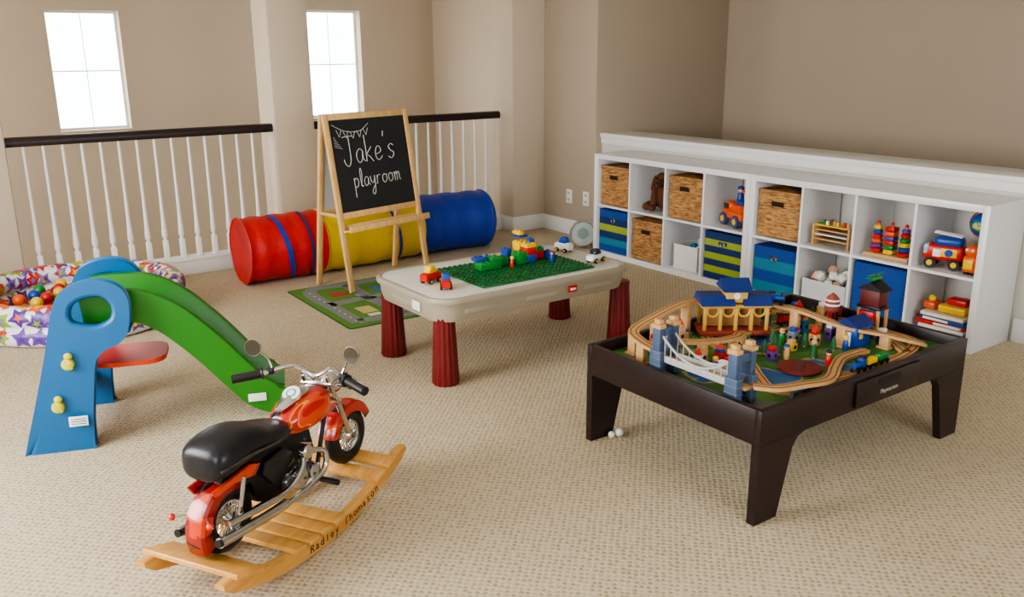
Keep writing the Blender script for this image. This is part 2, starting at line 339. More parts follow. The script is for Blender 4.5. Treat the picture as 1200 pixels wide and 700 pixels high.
y,z=cell('n',1,0); s=B("toy_bin"); clr=M("clear_plastic",(205,208,212),.25)
for a in ((XF+.03,XF+.034,y-.15,y+.15),(XF+.3,XF+.304,y-.15,y+.15),(XF+.034,XF+.3,y-.15,y-.146),(XF+.034,XF+.3,y+.146,y+.15)): s.bx(*a,z,z+.15,clr)
s.bx(XF+.034,XF+.3,y-.146,y+.146,z,z+.004,clr)
for i in range(20): s.box((XF+.07+random.random()*.2,y+random.uniform(-.11,.11),z+.09+.09*random.random()),(.06,.05,.05),random.choice([wht,label,skin,label,clr]),.012,rot=(random.random(),random.random(),random.random()))
s.done()
y,z=cell('f',1,1); fur=M("brown_fur",(104,62,38),.95,bump=.9,bs=160,var=.25,vs=60)
s=B("plush_dog",(XF+.15,y,z+.004),math.radians(25))
s.sph((.06,0,.10),(.07,.068,.10),fur); s.sph((.03,0,.22),(.058,.056,.054),fur); s.sph((-.035,0,.202),(.046,.032,.030),fur)
for q in (-1,1):
    s.sph((.03,q*.068,.19),(.028,.014,.062),fur,rot=(q*.22,0,0)); s.sph((-.005,q*.05,.09),(.024,.024,.085),fur,rot=(0,.15,0)); s.sph((-.05,q*.045,.022),(.034,.028,.022),fur); s.sph((.02,q*.08,.034),(.07,.034,.032),fur,rot=(0,0,-q*.3)); s.sph((-.045,q*.095,.030),(.028,.028,.030),fur)
ob=s.done(); md=ob.modifiers.new("r","REMESH"); md.mode='VOXEL'; md.voxel_size=.006; md.use_smooth_shade=True
e=B("dog_face")
for q in (-1,1): e.sph((-.025,q*.024,.236),.008,black,u=10,v=8)
e.sph((-.08,0,.208),(.011,.015,.010),black,u=10,v=8); e.done(ob)
def wheels(s,xs,hy,r,w=.02,m=None):
    for x in xs:
        for q in (-1,1):
            s.cyl((x,q*hy-w/2,r),(x,q*hy+w/2,r),r,m or black,n=18); s.cyl((x,q*(hy)+q*w/2-.001,r),(x,q*(hy)+q*(w/2+.003),r),r*.5,yellow,n=12)
def toycar(name,loc,rz,L_=.12,col=red,cab=None,h=.04):
    s=B(name,loc,rz); r=L_*.13; W_=L_*.45
    s.body([(-L_/2,r+h*.35,W_*.4,h*.3),(-L_*.45,r+h*.4,W_/2,h*.42),(L_*.4,r+h*.4,W_/2,h*.42),(L_/2,r+h*.3,W_*.42,h*.3)],col,e=4,k=2)
    s.body([(-L_*.3,r+h*.9,W_*.35,h*.12),(-L_*.22,r+h*1.05,W_*.42,h*.42),(L_*.08,r+h*1.05,W_*.42,h*.42),(L_*.22,r+h*.85,W_*.38,h*.12)],cab or glassd,e=4,k=2)
    wheels(s,(-L_*.3,L_*.3),W_/2,r,.012); return s.done()
def person(s,c,sc,col,hair=None):
    x,y,z=c; s.lathe([(.0085*sc,0),(.011*sc,.012*sc),(.010*sc,.03*sc),(.006*sc,.04*sc)],(x,y,z),col,n=12); s.sph((x,y,z+.047*sc),.010*sc,skin,u=12,v=8); s.sph((x,y,z+.051*sc),(.0105*sc,.0105*sc,.008*sc),hair or blue,u=12,v=8)
y,z=cell('f',3,1); s=B("toy_truck",(XF+.16,y,z),math.radians(70))
s.box((0,0,.075),(.25,.13,.055),orange,.015,seg=3); s.box((.065,0,.125),(.10,.12,.07),orange,.025,seg=3); s.box((.111,0,.13),(.01,.09,.035),glassd,.004); s.box((.065,-.061,.13),(.06,.004,.035),glassd,.002); s.box((.065,.061,.13),(.06,.004,.035),glassd,.002); s.box((-.06,0,.125),(.12,.12,.05),orange,.012); s.box((-.06,0,.165),(.09,.08,.03),blue,.012)
s.cyl((.12,.04,.075),(.129,.04,.075),.014,wht); s.cyl((.12,-.04,.075),(.129,-.04,.075),.014,wht); wheels(s,(-.075,.08),.062,.042,.03,M("truck_tyre",(60,70,120),.5)); person(s,(-.01,0,.14),2.2,blue,blue); s.tube([(-.1,0,.15),(-.1,0,.21),(-.03,0,.24)],.009,orange,k=4); s.done()
y,z=cell('n',1,1); s=B("wooden_puzzle_rack",(XF+.15,y,z))
for k in range(4): s.box((0,-.0,.03+k*.028),(.2,.22,.008),[beech,wht,beech,yellow][k],.002,rot=(0,.12,0))
for q in (-1,1): s.bx(-.1,.1,q*.12-.006,q*.12+.006,0,.13,beech,.002)
for k in range(6): s.cyl((-.06+.02*(k%2),-.09+.035*k,.118),(-.06+.02*(k%2),-.09+.035*k,.15),.01,[beech,red,yellow,beech,wht,green][k],n=12)
s.done()
y,z=cell('n',2,1); s=B("stacking_blocks",(XF+.1,y,z)); s.box((0,0,.01),(.10,.27,.02),beech,.003)
for k in range(3):
    yy=-.085+.085*k; s.cyl((0,yy,.02),(0,yy,.185),.006,beech,n=10)
    cs=[red,blue,yellow,green,red,purple,orange]
    for q in range(6):
        rr_=.038-.003*q*(k!=1); zc=.034+.026*q; m_=cs[(q+k*2)%7]
        if k==0: s.lathe([(rr_*.8,-.012),(rr_,-.006),(rr_,.006),(rr_*.8,.012)],(0,yy,zc),m_,n=18)
        elif k==1: s.box((0,yy,zc),(.056,.056,.024),m_,.004)
        else: s.lathe([(rr_*.8,-.012),(rr_,-.006),(rr_,.006),(rr_*.8,.012)],(0,yy,zc),m_,n=6)
    s.sph((0,yy,.192),.011,red,u=12,v=8)
s.done()
y,z=cell('n',3,1); s=B("toy_fire_truck",(XF+.12,y+.055,z),math.radians(105))
s.box((0,0,.085),(.2,.1,.085),red,.02,seg=3); s.box((-.02,0,.145),(.14,.095,.05),blue,.02,seg=3); s.box((.085,0,.1),(.03,.101,.055),M("truck_window",(150,190,220),.2),.01); s.box((-.03,.051,.09),(.08,.004,.045),yellow,.002); s.box((.03,.051,.085),(.04,.004,.04),wht,.002); s.cyl((-.03,.052,.09),(-.03,.056,.09),.02,blue); wheels(s,(-.06,.06),.045,.03,.022)
s.tube([(-.08,-.02,.175),(.06,-.02,.19)],.005,wht); s.tube([(-.08,.02,.175),(.06,.02,.19)],.005,wht); s.done()
s=B("toy_robot",(XF+.07,y-.118,z)); s.box((0,0,.06),(.07,.075,.09),orange,.02,seg=3); s.sph((0,0,.125),(.038,.04,.035),orange); s.box((-.037,0,.06),(.006,.05,.05),yellow,.002); s.sph((-.033,.015,.135),.008,wht,u=10,v=8); s.sph((-.033,-.015,.135),.008,wht,u=10,v=8)
for q in (-1,1): s.cyl((0,q*.02,0),(0,q*.02,.02),.016,black,n=14)
s.done()
s=B("toy_globe",(XF+.20,y-.085,z)); gm=noise_ramp("globe_map",[(0,(30,90,170)),(.52,(60,140,70)),(.6,(210,190,110))],9,.3)
s.lathe([(.045,0),(.045,.01),(.012,.02),(.008,.19)],(0,0,0),black,n=18); s.sph((0,0,.245),.062,gm,u=28,v=18); s.tube([(.0,.069*math.cos(a),.245+.069*math.sin(a)) for a in [-1.6+i*.32 for i in range(11)]],.004,red); s.done()
y,z=cell('n',3,0); s=B("picture_books",(XF+.17,y,z))
for k,(m_,w_) in enumerate([(blue,.26),(wht,.25),(red,.27),(blue,.25),(M("cream_book",(230,215,180),.6),.24)]):
    s.box((0,.01*((k%3)-1),.012+k*.023),(.22,w_,.02),m_,.003,rot=(0,0,.06*((k*7)%3-1))); s.box((-.107,.01*((k%3)-1),.012+k*.023),(.01,w_*.9,.013),label,.001)
s.box((-.03,-.04,.145),(.13,.15,.04),yellow,.01); s.box((-.03,-.05,.185),(.08,.11,.035),red,.01); s.box((-.04,.09,.145),(.09,.07,.04),orange,.015); s.sph((-.05,.09,.18),.02,yellow,u=12,v=8); s.done()
s=B("toy_drum",(4.53,5.34,.0)); ax=Vector((-.66,-.72,.12)).normalized(); c=Vector((0,0,.118))
s.lathe([(.098,-.03),(.105,-.026),(.105,.026),(.098,.03)],c,chrome,axis=ax,n=32); s.torus(c+ax*.03,.098,.009,chrome,axis=ax); s.torus(c-ax*.03,.098,.009,chrome,axis=ax)
s.lathe([(.09,.03),(.09,.034)],c,M("drum_skin",(160,172,170),.35,.3,var=.2,vs=20),axis=ax,n=32)
s.lathe([(.045,.034),(.045,.036)],c,M("drum_art",(120,140,134),.5),axis=ax,n=24)
sdv=Vector((.72,-.66,0)).normalized()
for q in (-1,1): s.cyl(c+sdv*q*.06-Vector((0,0,.08)),Vector((q*.07*sdv.x,q*.07*sdv.y,.001)),.009,chrome,n=10)
s.done()
# ---------------- ball pit
PC=(.86,5.68); PR=.61
vin=M("white_vinyl",(232,232,236),.25,coat=.4); s=B("inflatable_ball_pit",(PC[0],PC[1],0),ang=60)
tr=.062; RZ=(.0615,.168)
for k,zz in enumerate(RZ): s.torus((0,0,zz),PR-tr,tr*1.0,vin,n=64,k=16)
s.lathe([(PR-.08,.002),(PR-.08,.02)],(0,0,0),M("pit_floor_vinyl",(205,205,215),.3,coat=.4,var=.1,vs=3),n=48)
SC=[M("star_orange",(226,92,28),.35),M("star_yellow",(224,182,34),.35),M("star_purple",(84,50,146),.35),M("star_green",(144,172,52),.35),M("star_red",(200,42,46),.35),M("star_purple2",(110,70,160),.35),M("star_lilac",(140,112,184),.35)]
def torpt(th,ph,zz,off): R_=PR-tr+(tr+off)*math.cos(ph); return Vector((R_*math.cos(th),R_*math.sin(th),zz+(tr+off)*math.sin(ph)))
def star(th,ph,zz,size,mat,rot,pts_=5,inner=.42,lift=0):
    vs=[torpt(th,ph,zz,.003+lift)]; n_=pts_*2
    for layer in (.35,.7,1.0):
        for i in range(n_):
            rad=size*(1 if i%2==0 else inner)*layer; a=rot+2*math.pi*i/n_
            vs.append(torpt(th+rad*math.cos(a)/(PR-tr*.5),ph+rad*math.sin(a)/tr,zz,.003+lift))
    fs=[[0,1+i,1+(i+1)%n_] for i in range(n_)]
    for l in (0,1): fs+=[[1+l*n_+i,1+(l+1)*n_+i,1+(l+1)*n_+(i+1)%n_,1+l*n_+(i+1)%n_] for i in range(n_)]
    s.raw(vs,fs,mat)
for zz in RZ:
    for i in range(36):
        th=2*math.pi*i/36+random.uniform(-.04,.04)
        for ph,ok in ((random.uniform(-.3,.35),1),(random.uniform(1.3,1.9),zz>.1),(math.pi+random.uniform(-.3,.3),1)):
            if ok:
                t2=th+random.uniform(-.04,.04); sz=random.uniform(.056,.070); ro=random.random()*6; k1=random.randrange(7)
                star(t2,ph,zz,sz,SC[k1],ro,lift=.0005*(i%3),inner=.5); star(t2,ph,zz,sz*.45,SC[(k1+1+random.randrange(5))%7],ro,lift=.0018)
        for _ in range(5):
            star(th+random.uniform(0,.2),random.uniform(-.6,3.7),zz,random.uniform(.010,.020),random.choice(SC),random.random()*6,6,.8,lift=.0024)
s.done(recalc=True)
s=B("plastic_balls",(PC[0],PC[1],0))
for lay,n_,rm in ((0,46,.43),(1,34,.38),(2,20,.30)):
    for i in range(n_):
        a=i*2.39996; d=rm*math.sqrt((i+.5)/n_)
        s.sph((-.03+d*math.cos(a),d*math.sin(a)*.95,.021+.035+.052*lay),.035,[red,blue,green,yellow,orange,yellow,red][(i*3+lay)%7],u=14,v=10)
s.done()
# ---------------- tunnel
tn=B("play_tunnel",ang=50)
rF=M("red_nylon",(186,16,20),.45,bump=.9,bs=11,var=.15,vs=8); yF=M("yellow_nylon",(216,182,22),.45,bump=.9,bs=11,var=.15,vs=8); bF=M("blue_nylon",(14,54,158),.45,bump=.9,bs=11,var=.15,vs=8)
AX=smoothpts([(1.93,5.87,0),(2.23,5.865,0),(2.6,5.87,0),(3.1,5.91,0),(3.5,5.95,0),(3.92,5.90,0)],10)
RT=.232; tot=len(AX)
def tring(i,rad,n=36):
    a=AX[max(i-1,0)]; b_=AX[min(i+1,tot-1)]; t=(b_-a).normalized(); sd=Vector((-t.y,t.x,0)); p=AX[i]
    return [p+Vector((0,0,RT))+sd*rad*math.cos(2*math.pi*j/n)+Vector((0,0,1))*rad*math.sin(2*math.pi*j/n) for j in range(n)]
for a,b_,mt in ((0,17,rF),(17,34,yF),(34,50,bF)):
    rings=[]
    for i in range(a,b_+1):
        rad=RT*(1-.05*(1-abs(math.cos(math.pi*(i-a)/4.25)))) ; rings.append(tring(i,rad-.003))
    if a==0:
        c0=AX[0]+Vector((0,0,RT)); pre=[[c0+(p-c0)*k+Vector((dx,0,0)) for p in rings[0]] for k,dx in ((.02,.03),(.5,.022),(.93,.0))]; rings=pre+rings
    if b_==50:
        c0=AX[-1]+Vector((0,0,RT)); rings+=[[c0+(p-c0)*k+Vector((dx,0,0)) for p in rings[-1]] for k,dx in ((.96,.03),(.8,.055),(.4,.065),(.02,.068))]
    tn.loft(rings,mt)
    for q in (a,b_): tn.tube(tring(q,RT-.005),.006,mt,n=6,closed=True)
    for q in (a+4,a+9,a+13): tn.tube(tring(min(q,b_),RT-.011),.004,mt,n=6,closed=True)
def strap(i0,i1,a0,a1,mt,wd=.05):
    vs=[];N=12
    for k in range(N+1):
        i=i0+(i1-i0)*k/N; ii=int(i); ang=a0+(a1-a0)*k/N
        p0=AX[ii]
        for q in (-wd/2,wd/2):
            vs.append(Vector((p0.x+(i-ii)*.04+q,p0.y+RT*1.005*math.cos(ang),RT+RT*1.005*math.sin(ang))))
    tn.raw(vs,[[2*k,2*k+1,2*k+3,2*k+2] for k in range(N)],mt)
strap(7,10,math.radians(95),math.radians(238),bF,.035); strap(13,14,math.radians(95),math.radians(238),navy,.02); strap(28,30,math.radians(95),math.radians(250),bF,.022)
tn.done()
# ---------------- rug
s=B("road_rug",(2.47,4.975,0),math.radians(-1.5)); gm=M("rug_green",(88,134,52),.95,bump=.4,bs=250,var=.15,vs=10); rd=M("rug_road",(128,132,130),.95,bump=.3,bs=250); wl=M("rug_white",(215,215,205),.95)
s.bx(-.39,.39,-.5,.5,.0005,.006,gm); s.prism(rrect(.8,1.02,.03),.0005,.004,M("rug_border",(50,92,40),.95),'xy')
def road(pts): s.sweep(smoothpts([(a,b_,.0068) for a,b_ in pts],6),[(-.045,-.0008),(.045,-.0008),(.045,.0008),(-.045,.0008)],rd)
road([(-.3,-.42),(-.3,-.1),(-.28,.4),(.0,.42),(.3,.4),(.31,.0),(.3,-.4),(0,-.42),(-.3,-.4)]); road([(-.3,.02),(0,.05),(.3,.02)]); road([(0,.42),(-.02,.05),(.02,-.42)])
for a,b_,w_,h_,m_ in ((-.15,.22,.12,.1,red),(.15,.22,.12,.12,M("rug_blue",(70,110,160),.95)),(-.15,-.2,.1,.14,M("rug_tan",(200,180,120),.95)),(.16,-.18,.13,.1,M("rug_yel",(210,190,80),.95)),(.16,-.32,.06,.05,wl),(-.15,-.32,.08,.05,wl)):
    s.box((a,b_,.0068),(w_,h_,.0012),M("rug_red",(170,70,60),.95) if m_ is red else m_)
for k in range(10): s.box((-.3,-.38+.08*k,.0078),(.006,.03,.0006),wl); s.box((.3,-.38+.08*k,.0078),(.006,.03,.0006),wl)
s.done()
# ---------------- easel
E=bpy.data.objects.new("chalkboard_easel",None); S.collection.objects.link(E)
rz=math.radians(13.05); E.location=(2.70,5.43,.0075); E.rotation_euler=(0,0,rz)
HT=1.145
s=B("frame"); hw_=.36; yf,yb=-.19,.14
ch=M("chalkboard",(34,37,39),.75,var=.25,vs=5)
tilt=math.atan2(-yf,HT)
X0=Matrix.Translation((0,0,HT))@Matrix.Rotation(-tilt,4,'X'); Lf=HT/math.cos(tilt)-.004
s.X=X0
for q in (-1,1): s.box((q*(hw_-.02),0,-Lf/2),(.04,.022,Lf),pine,.004)
s.box((0,0,-.02),(.64,.02,.04),pine,.003); s.box((0,0,-.655),(.64,.02,.04),pine,.003)
s.box((0,-.0,-.335),(.645,.01,.60),ch)
s.box((0,-.04,-.755),(.68,.1,.012),pine,.003); s.box((0,-.092,-.745),(.70,.012,.04),pine,.003); s.box((0,.006,-.74),(.66,.012,.05),pine,.003)
tb=math.atan2(yb,HT); s.X=Matrix.Translation((0,.026,HT))@Matrix.Rotation(tb,4,'X'); Lb=HT/math.cos(tb)-.004
for q in (-1,1): s.box((q*(hw_-.02),0,-Lb/2),(.04,.022,Lb),pine,.004)
s.box((0,0,-.02),(.64,.02,.04),pine,.003); s.box((0,.0,-.655),(.64,.02,.04),pine,.003); s.box((0,0,-.335),(.645,.01,.60),M("whiteboard",(230,230,228),.25))
s.X=Matrix.Identity(4)
for q in (-1,1): s.box((q*(hw_-.02),.0,.50),(.014,.19,.02),pine,.003)
s.done(E)
G_={'J':[[(.1,2),(.7,2.05),(1.3,2)],[(.8,2),(.82,1),(.75,.2),(.45,-.15),(.1,.05),(.0,.4)]],
'a':[[(.8,.85),(.5,1.02),(.15,.8),(.05,.4),(.3,0),(.65,.2),(.82,.85),(.82,.25),(1.05,.05)]],
'k':[[(.05,2),(.08,1),(.05,0)],[(.75,1.05),(.1,.5),(.4,.4),(.85,-.05)]],
'e':[[(.05,.45),(.4,.5),(.72,.65),(.6,.97),(.3,1),(.05,.6),(.12,.15),(.45,0),(.85,.25)]],
"'":[[(.15,2.1),(.05,1.7)]],
's':[[(.75,.9),(.45,1.05),(.12,.85),(.35,.55),(.68,.38),(.6,.08),(.3,-.03),(0,.12)]],
'p':[[(.1,1.1),(.12,0),(.1,-1.1)],[(.1,.8),(.5,1.05),(.82,.7),(.7,.2),(.4,0),(.1,.2)]],
'l':[[(.1,.1),(.4,1.2),(.35,2),(.15,1.9),(.1,.6),(.3,0),(.5,.1)]],
'y':[[(.05,1),(.15,.4),(.45,.2),(.75,.6),(.85,1),(.8,.0),(.65,-.9),(.35,-1.1),(.15,-.8),(.5,-.3),(1,.1)]],
'r':[[(.1,1),(.12,.5),(.1,0)],[(.12,.6),(.4,1),(.75,.92)]],
'o':[[(.45,1),(.1,.75),(.1,.25),(.42,0),(.8,.25),(.8,.75),(.45,1),(.7,.85),(1,.9)]],
'm':[[(.1,1),(.12,0)],[(.12,.6),(.35,1),(.52,.7),(.52,0)],[(.52,.6),(.78,1),(.98,.7),(1,.2),(1.2,.0)]]}
chalk=M("chalk",(205,207,204),.95,var=.2,vs=200)
s=B("chalk_lettering"); s.X=X0
def write(txt,x,z,sc,adv,slope=0,r=.0035):
    for chh in txt:
        for st in G_[chh]:
            P=smoothpts([(x+a*sc*.8,-.0075,z+b_*sc+slope*a*sc) for a,b_ in st],5); s.tube(P,r,chalk,n=5)
        x+=adv.get(chh,1.0)*sc*.92; z+=slope*sc
write("Jake's",-.24,-.33,.088,{'J':1.25,"'":.4},.03,.0026)
write("playroom",-.19,-.485,.058,{'l':.6,'r':.95,'m':1.3},.03,.0023)
P=smoothpts([(-.30,-.0075,-.07),(-.2,-.0075,-.115),(-.08,-.0075,-.12),(.0,-.0075,-.075)],6); s.tube(P,.0018,chalk,n=5)
for k in range(5):
    a=-.27+.055*k; zt=-.09-.03*math.sin(math.pi*(k+1)/6); s.tube([(a,-.0075,zt),(a+.02,-.0075,zt-.045),(a+.04,-.0075,zt)],.0018,chalk,n=5)
for k in range(6): s.tube([(-.30,-.0075,-.15-.012*k),(-.29+.01*k,-.0075,-.155-.014*k)],.0014,chalk,n=5)
s.done(E)
# ---------------- activity table
cx,cy=2.585,3.68; s=B("activity_table",(cx,cy,0),ang=40)
tan=M("table_taupe",(162,151,134),.45,bump=.05,bs=300); top=M("table_top_white",(214,212,204),.35); mar=M("maroon_plastic",(108,22,24),.4)
W_,H_=1.23,.70
def ring(w,h,r,z): return [(x,y,z) for x,y in rrect(w,h,r,7)]
s.loft([ring(W_-.10,H_-.10,.10,.315),ring(W_-.06,H_-.06,.11,.32),ring(W_-.035,H_-.035,.12,.36),ring(W_-.03,H_-.03,.12,.405),ring(W_,H_,.13,.41),ring(W_+.005,H_+.005,.13,.425),ring(W_-.005,H_-.005,.13,.438),ring(W_-.03,H_-.03,.12,.441),ring(W_-.045,H_-.045,.115,.436)],tan)
s.loft([ring(W_-.05,H_-.05,.11,.43),ring(W_-.055,H_-.055,.11,.4385),ring(W_-.065,H_-.065,.105,.44)],top)
for q in (-1,1):
    for x in (-.36,0,.36): s.box((x,q*(H_/2-.02),.365),(.2,.015,.03),tan,.007,seg=3)
    s.box((q*(W_/2-.02),0,.365),(.015,.26,.03),tan,.007,seg=3)
for x in (-.525,.59):
    for y in (-.25,.27):
        rings=[]
        for z,rd_ in ((0,.06),(.01,.064),(.12,.058),(.3,.05),(.335,.05)):
            rings.append([(x+rd_*(1+.05*math.cos(14*a))*math.cos(a),y+rd_*(1+.05*math.cos(14*a))*math.sin(a),z) for a in [2*math.pi*i/84 for i in range(84)]])
        s.loft(rings,mar)
s.box((.18,-(H_/2-.004),.375),(.055,.008,.034),red,.003); s.box((.18,-(H_/2),.375),(.035,.003,.012),label,.001)
s.box((-.605,-.13,.375),(.006,.07,.045),label,.001)
s.done()
TZ=.4415
s=B("building_baseplate",(2.62,3.63,TZ)); gp=M("baseplate_green",(14,96,44),.4); s.box((0,0,.004),(.70,.45,.008),gp,.002)
for i in range(22):
    for j in range(14): s.cyl((-.336+.032*i,-.208+.032*j,.008),(-.336+.032*i,-.208+.032*j,.014),.0095,gp,n=8)
s.done()
def brick(s,x,y,z,nx,ny,nz,mat):
    u=.032; s.box((x+nx*u/2,y+ny*u/2,z+nz*.0192/2),(nx*u-.001,ny*u-.001,nz*.0192-.0005),mat,.0015)
    for i in range(nx):
        for j in range(ny): s.cyl((x+(i+.5)*u,y+(j+.5)*u,z+nz*.0192),(x+(i+.5)*u,y+(j+.5)*u,z+nz*.0192+.005),.0095,mat,n=10)
s=B("toy_bricks",(2.62,3.63,TZ+.0145))
brick(s,-.20,.02,0,4,2,2,green); brick(s,-.20,.05,.0384,2,2,1,blue); brick(s,-.13,.02,.0384,2,2,1,green); brick(s,-.06,.06,0,2,2,2,green)
brick(s,.04,.03,0,2,2,3,green); brick(s,.10,.03,0,2,2,2,blue); brick(s,.10,.03,.0384,2,2,2,red); brick(s,.10,.03,.0768,2,2,1,yellow); brick(s,.14,.06,.096,1,1,1,blue)
brick(s,.10,.10,0,2,2,5,yellow); s.box((.134,.135,.125),(.06,.06,.012),blue,.003); s.cyl((.134,.135,.13),(.134,.135,.15),.02,red,n=14); brick(s,.18,.07,0,2,2,2,red); brick(s,.18,.07,.0384,2,1,1,green); brick(s,.24,.08,0,2,2,1,yellow); brick(s,.25,.02,0,1,2,2,blue)
brick(s,.10,.10,.135,1,2,1,yellow)
brick(s,.05,.14,.0,1,2,3,blue)
person(s,(-.02,.0,.0),1.0,red,yellow); person(s,(.22,-.03,0),1.0,blue,red); person(s,(-.1,.12,.0),1.0,yellow,blue)
s.done()
toycar("toy_car",(2.13,3.52,TZ),math.radians(60),.10,red,blue,.045); toycar("toy_car",(2.13,3.66,TZ),math.radians(20),.11,red,yellow,.05); toycar("toy_car",(3.06,3.50,TZ),math.radians(15),.11,wht,glassd,.04); toycar("toy_car",(3.08,3.80,TZ),math.radians(100),.10,wht,blue,.05)
# ---------------- slide
O=Vector((.527,3.641,0)); s=B("toddler_slide",O,math.atan2(-.34,.94),ang=45)
sb=M("slide_blue",(16,90,142),.38,bump=.03,bs=80); sg=M("slide_green",(36,116,28),.38,bump=.03,bs=80); so=M("slide_orange",(214,62,28),.4); sy=M("slide_yellow",(200,194,56),.45)
outer=smoothpts([(p[0],p[1],0) for p in [(-.235,.004),(-.225,0),(-.12,0),(-.015,0),(-.01,.02),(-.005,.12),(.012,.26),(.03,.36),(.07,.41),(.135,.44),(.165,.49),(.175,.58),(.155,.635),(.10,.665),(.04,.668),(-.03,.645),(-.07,.59),(-.095,.50),(-.125,.38),(-.18,.19)]],5,True)
hole=smoothpts([(p[0],p[1],0) for p in [(.02,.61),(.085,.615),(.12,.58),(.115,.53),(.07,.505),(.02,.51),(-.025,.53),(-.022,.58)]],5,True)
for w0,sg_ in ((.045,1),(.545,-1)):
    T=Matrix.Translation((0,w0,0))@Matrix.Rotation(sg_*math.radians(-4.5),4,'X')@Matrix.Rotation(math.radians(90),4,'X')
    s.plate([(p.x,p.y) for p in outer],[[(p.x,p.y) for p in hole]],.055,T,sb,bev=.016)
    for (a,b_) in ((-.055,.36),(-.11,.19)):
        off=sg_*math.tan(math.radians(4.5))*b_
        y_=w0+off; s.cyl((a,y_-.04,b_),(a,y_+.04,b_),.024,sy,n=20); s.sph((a,y_-.04,b_),(.024,.012,.024),sy); s.box((a+.0,y_-.045,b_),(.05,.014,.016),sy,.006,rot=(0,.8,0)); s.sph((a+.005,y_-.04,b_+.035),(.016,.012,.014),sy)
s.box((-.04,.006,.13),(.07,.006,.04),label,.001,rot=(math.radians(-4.5),0,0))
for k in range(3): s.box((-.04,.0025,.12+.01*k),(.055,.001,.003),black,rot=(math.radians(-4.5),0,0))
s.box((-.09,.295,.15),(.10,.44,.04),sb,.015,seg=3); s.box((-.045,.295,.30),(.09,.42,.04),so,.015,seg=3)
pl=[(x,y,0) for x,y in rrect(.30,.26,.08,6,.14,.27)]
s.loft([[(x,y,.295) for x,y,_ in pl],[(x,y,.315) for x,y,_ in pl]],so)
prof=smoothpts([(.0,.515,0),(.12,.52,0),(.21,.51,0),(.30,.46,0),(.39,.375,0),(.47,.285,0),(.55,.185,0),(.63,.095,0),(.70,.055,0),(.765,.046,0)],4)
wc=.30; hw2=.15; rings=[]
for i,p in enumerate(prof):
    a=prof[max(i-1,0)]; b_=prof[min(i+1,len(prof)-1)]; t=(b_-a).normalized(); nx,nz=-t.y,t.x
    fade=1 if i<len(prof)-5 else .65+.35*(len(prof)-1-i)/5
    hh=.095*fade; sec=[(-hw2,-.036),(-hw2+.02,-.042),(hw2-.02,-.042),(hw2,-.036),(hw2+.012,hh-.01),(hw2+.01,hh+.006),(hw2-.005,hh+.012),(hw2-.03,hh+.008),(hw2-.04,hh-.01),(hw2-.055,.012),(hw2-.08,0),(-hw2+.08,0),(-hw2+.055,.012),(-hw2+.04,hh-.01),(-hw2+.03,hh+.008),(-hw2+.005,hh+.012),(-hw2-.01,hh+.006),(-hw2-.012,hh-.01)]
    rings.append([(p.x+nx*b2,wc+w_,max(.002,p.y+nz*b2)) for w_,b2 in sec])
s.loft(rings,sg)
s.box((.645,wc-hw2-.010,.10),(.075,.004,.035),label,.001)
s.box((.1,.295,.465),(.16,.40,.03),sb,.01)
s.done()
# ---------------- train table
x0,x1,y0,y1=2.19,3.46,1.68,2.545; ZT=.412; ap=.125
s=B("train_table")
th=.024
s.bx(x0,x0+th,y0+th,y1-th,ZT-ap,ZT,espresso,.002); s.bx(x1-th,x1,y0+th,y1-th,ZT-ap,ZT,espresso,.002); s.bx(x0,x1,y0,y0+th,ZT-ap,ZT,espresso,.002); s.bx(x0,x1,y1-th,y1,ZT-ap,ZT,espresso,.002)
bd=noise_ramp("table_mural",[(0,(36,94,150)),(.42,(160,148,102)),(.45,(50,104,44)),(.56,(78,130,54)),(.64,(110,114,112))],3.6,.4,.6)
s.bx(x0+th,x1-th,y0+th,y1-th,ZT-.055,ZT-.045,bd)
for cx_,dx in ((x0,1),(x1,-1)):
    for ya,yb2 in ((y0,y0+th+.008),(y1-th-.008,y1)):
        poly=[(0,ZT-ap-.0005),(.235,ZT-ap-.0005),(.20,ZT-ap-.012),(.175,ZT-ap-.045),(.115,0),(0,0)]
        s.prism([(cx_+dx*a,z) for a,z in poly],ya,yb2,espresso,'xz')
s.bx(2.70,3.10,y0-.012,y0+.0,ZT-.112,ZT-.015,espresso,.003); dk=M("drawer_slot_shade",(12,7,7),.5)
s.prism(rrect(.14,.026,.012,5,2.9,ZT-.04),y0-.0135,y0-.011,dk,'xz')  # dark plate on the drawer face, coloured as the shade inside a cutout
s.text("Playmarium",.024,Matrix.Translation((2.9,y0-.0135,ZT-.08))@Matrix.Rotation(math.radians(90),4,'X'),M("grey_print",(190,180,170),.5),.0004)
s.done()
kb=B("white_toy_ball",(2.315,2.48,0)); kb.sph((0,0,.0185),.018,wht); kb.sph((-.034,.01,.0145),.014,wht); kb.done()
BZ=ZT-.044
tk=B("wooden_train_track",(0,0,0)); groove_shade=M("track_groove_shade",(128,84,48),.6); TP=[]
def track(pts,k=6,closed=False,piers=False):
    P=smoothpts(pts,k,closed); TP.extend(P); tk.sweep(P,[(-.021,0),(.021,0),(.021,.012),(-.021,.012)],beech,closed)
    for q in (-.011,.011): tk.sweep([p+Vector((0,0,.0122)) for p in P],[(q-.003,0),(q+.003,0),(q+.003,.0006),(q-.003,.0006)],groove_shade,closed)  # flat strips on top, groove shade painted as a darker wood colour
    if piers:
        for p in pts[1:-1]:
            if p[2]>BZ+.03:
                tk.bx(p[0]-.02,p[0]+.02,p[1]-.026,p[1]+.026,BZ,BZ+.008,beech,.001); tk.bx(p[0]-.012,p[0]+.012,p[1]-.02,p[1]+.02,BZ+.008,p[2],beech,.002)
z=BZ+.0005
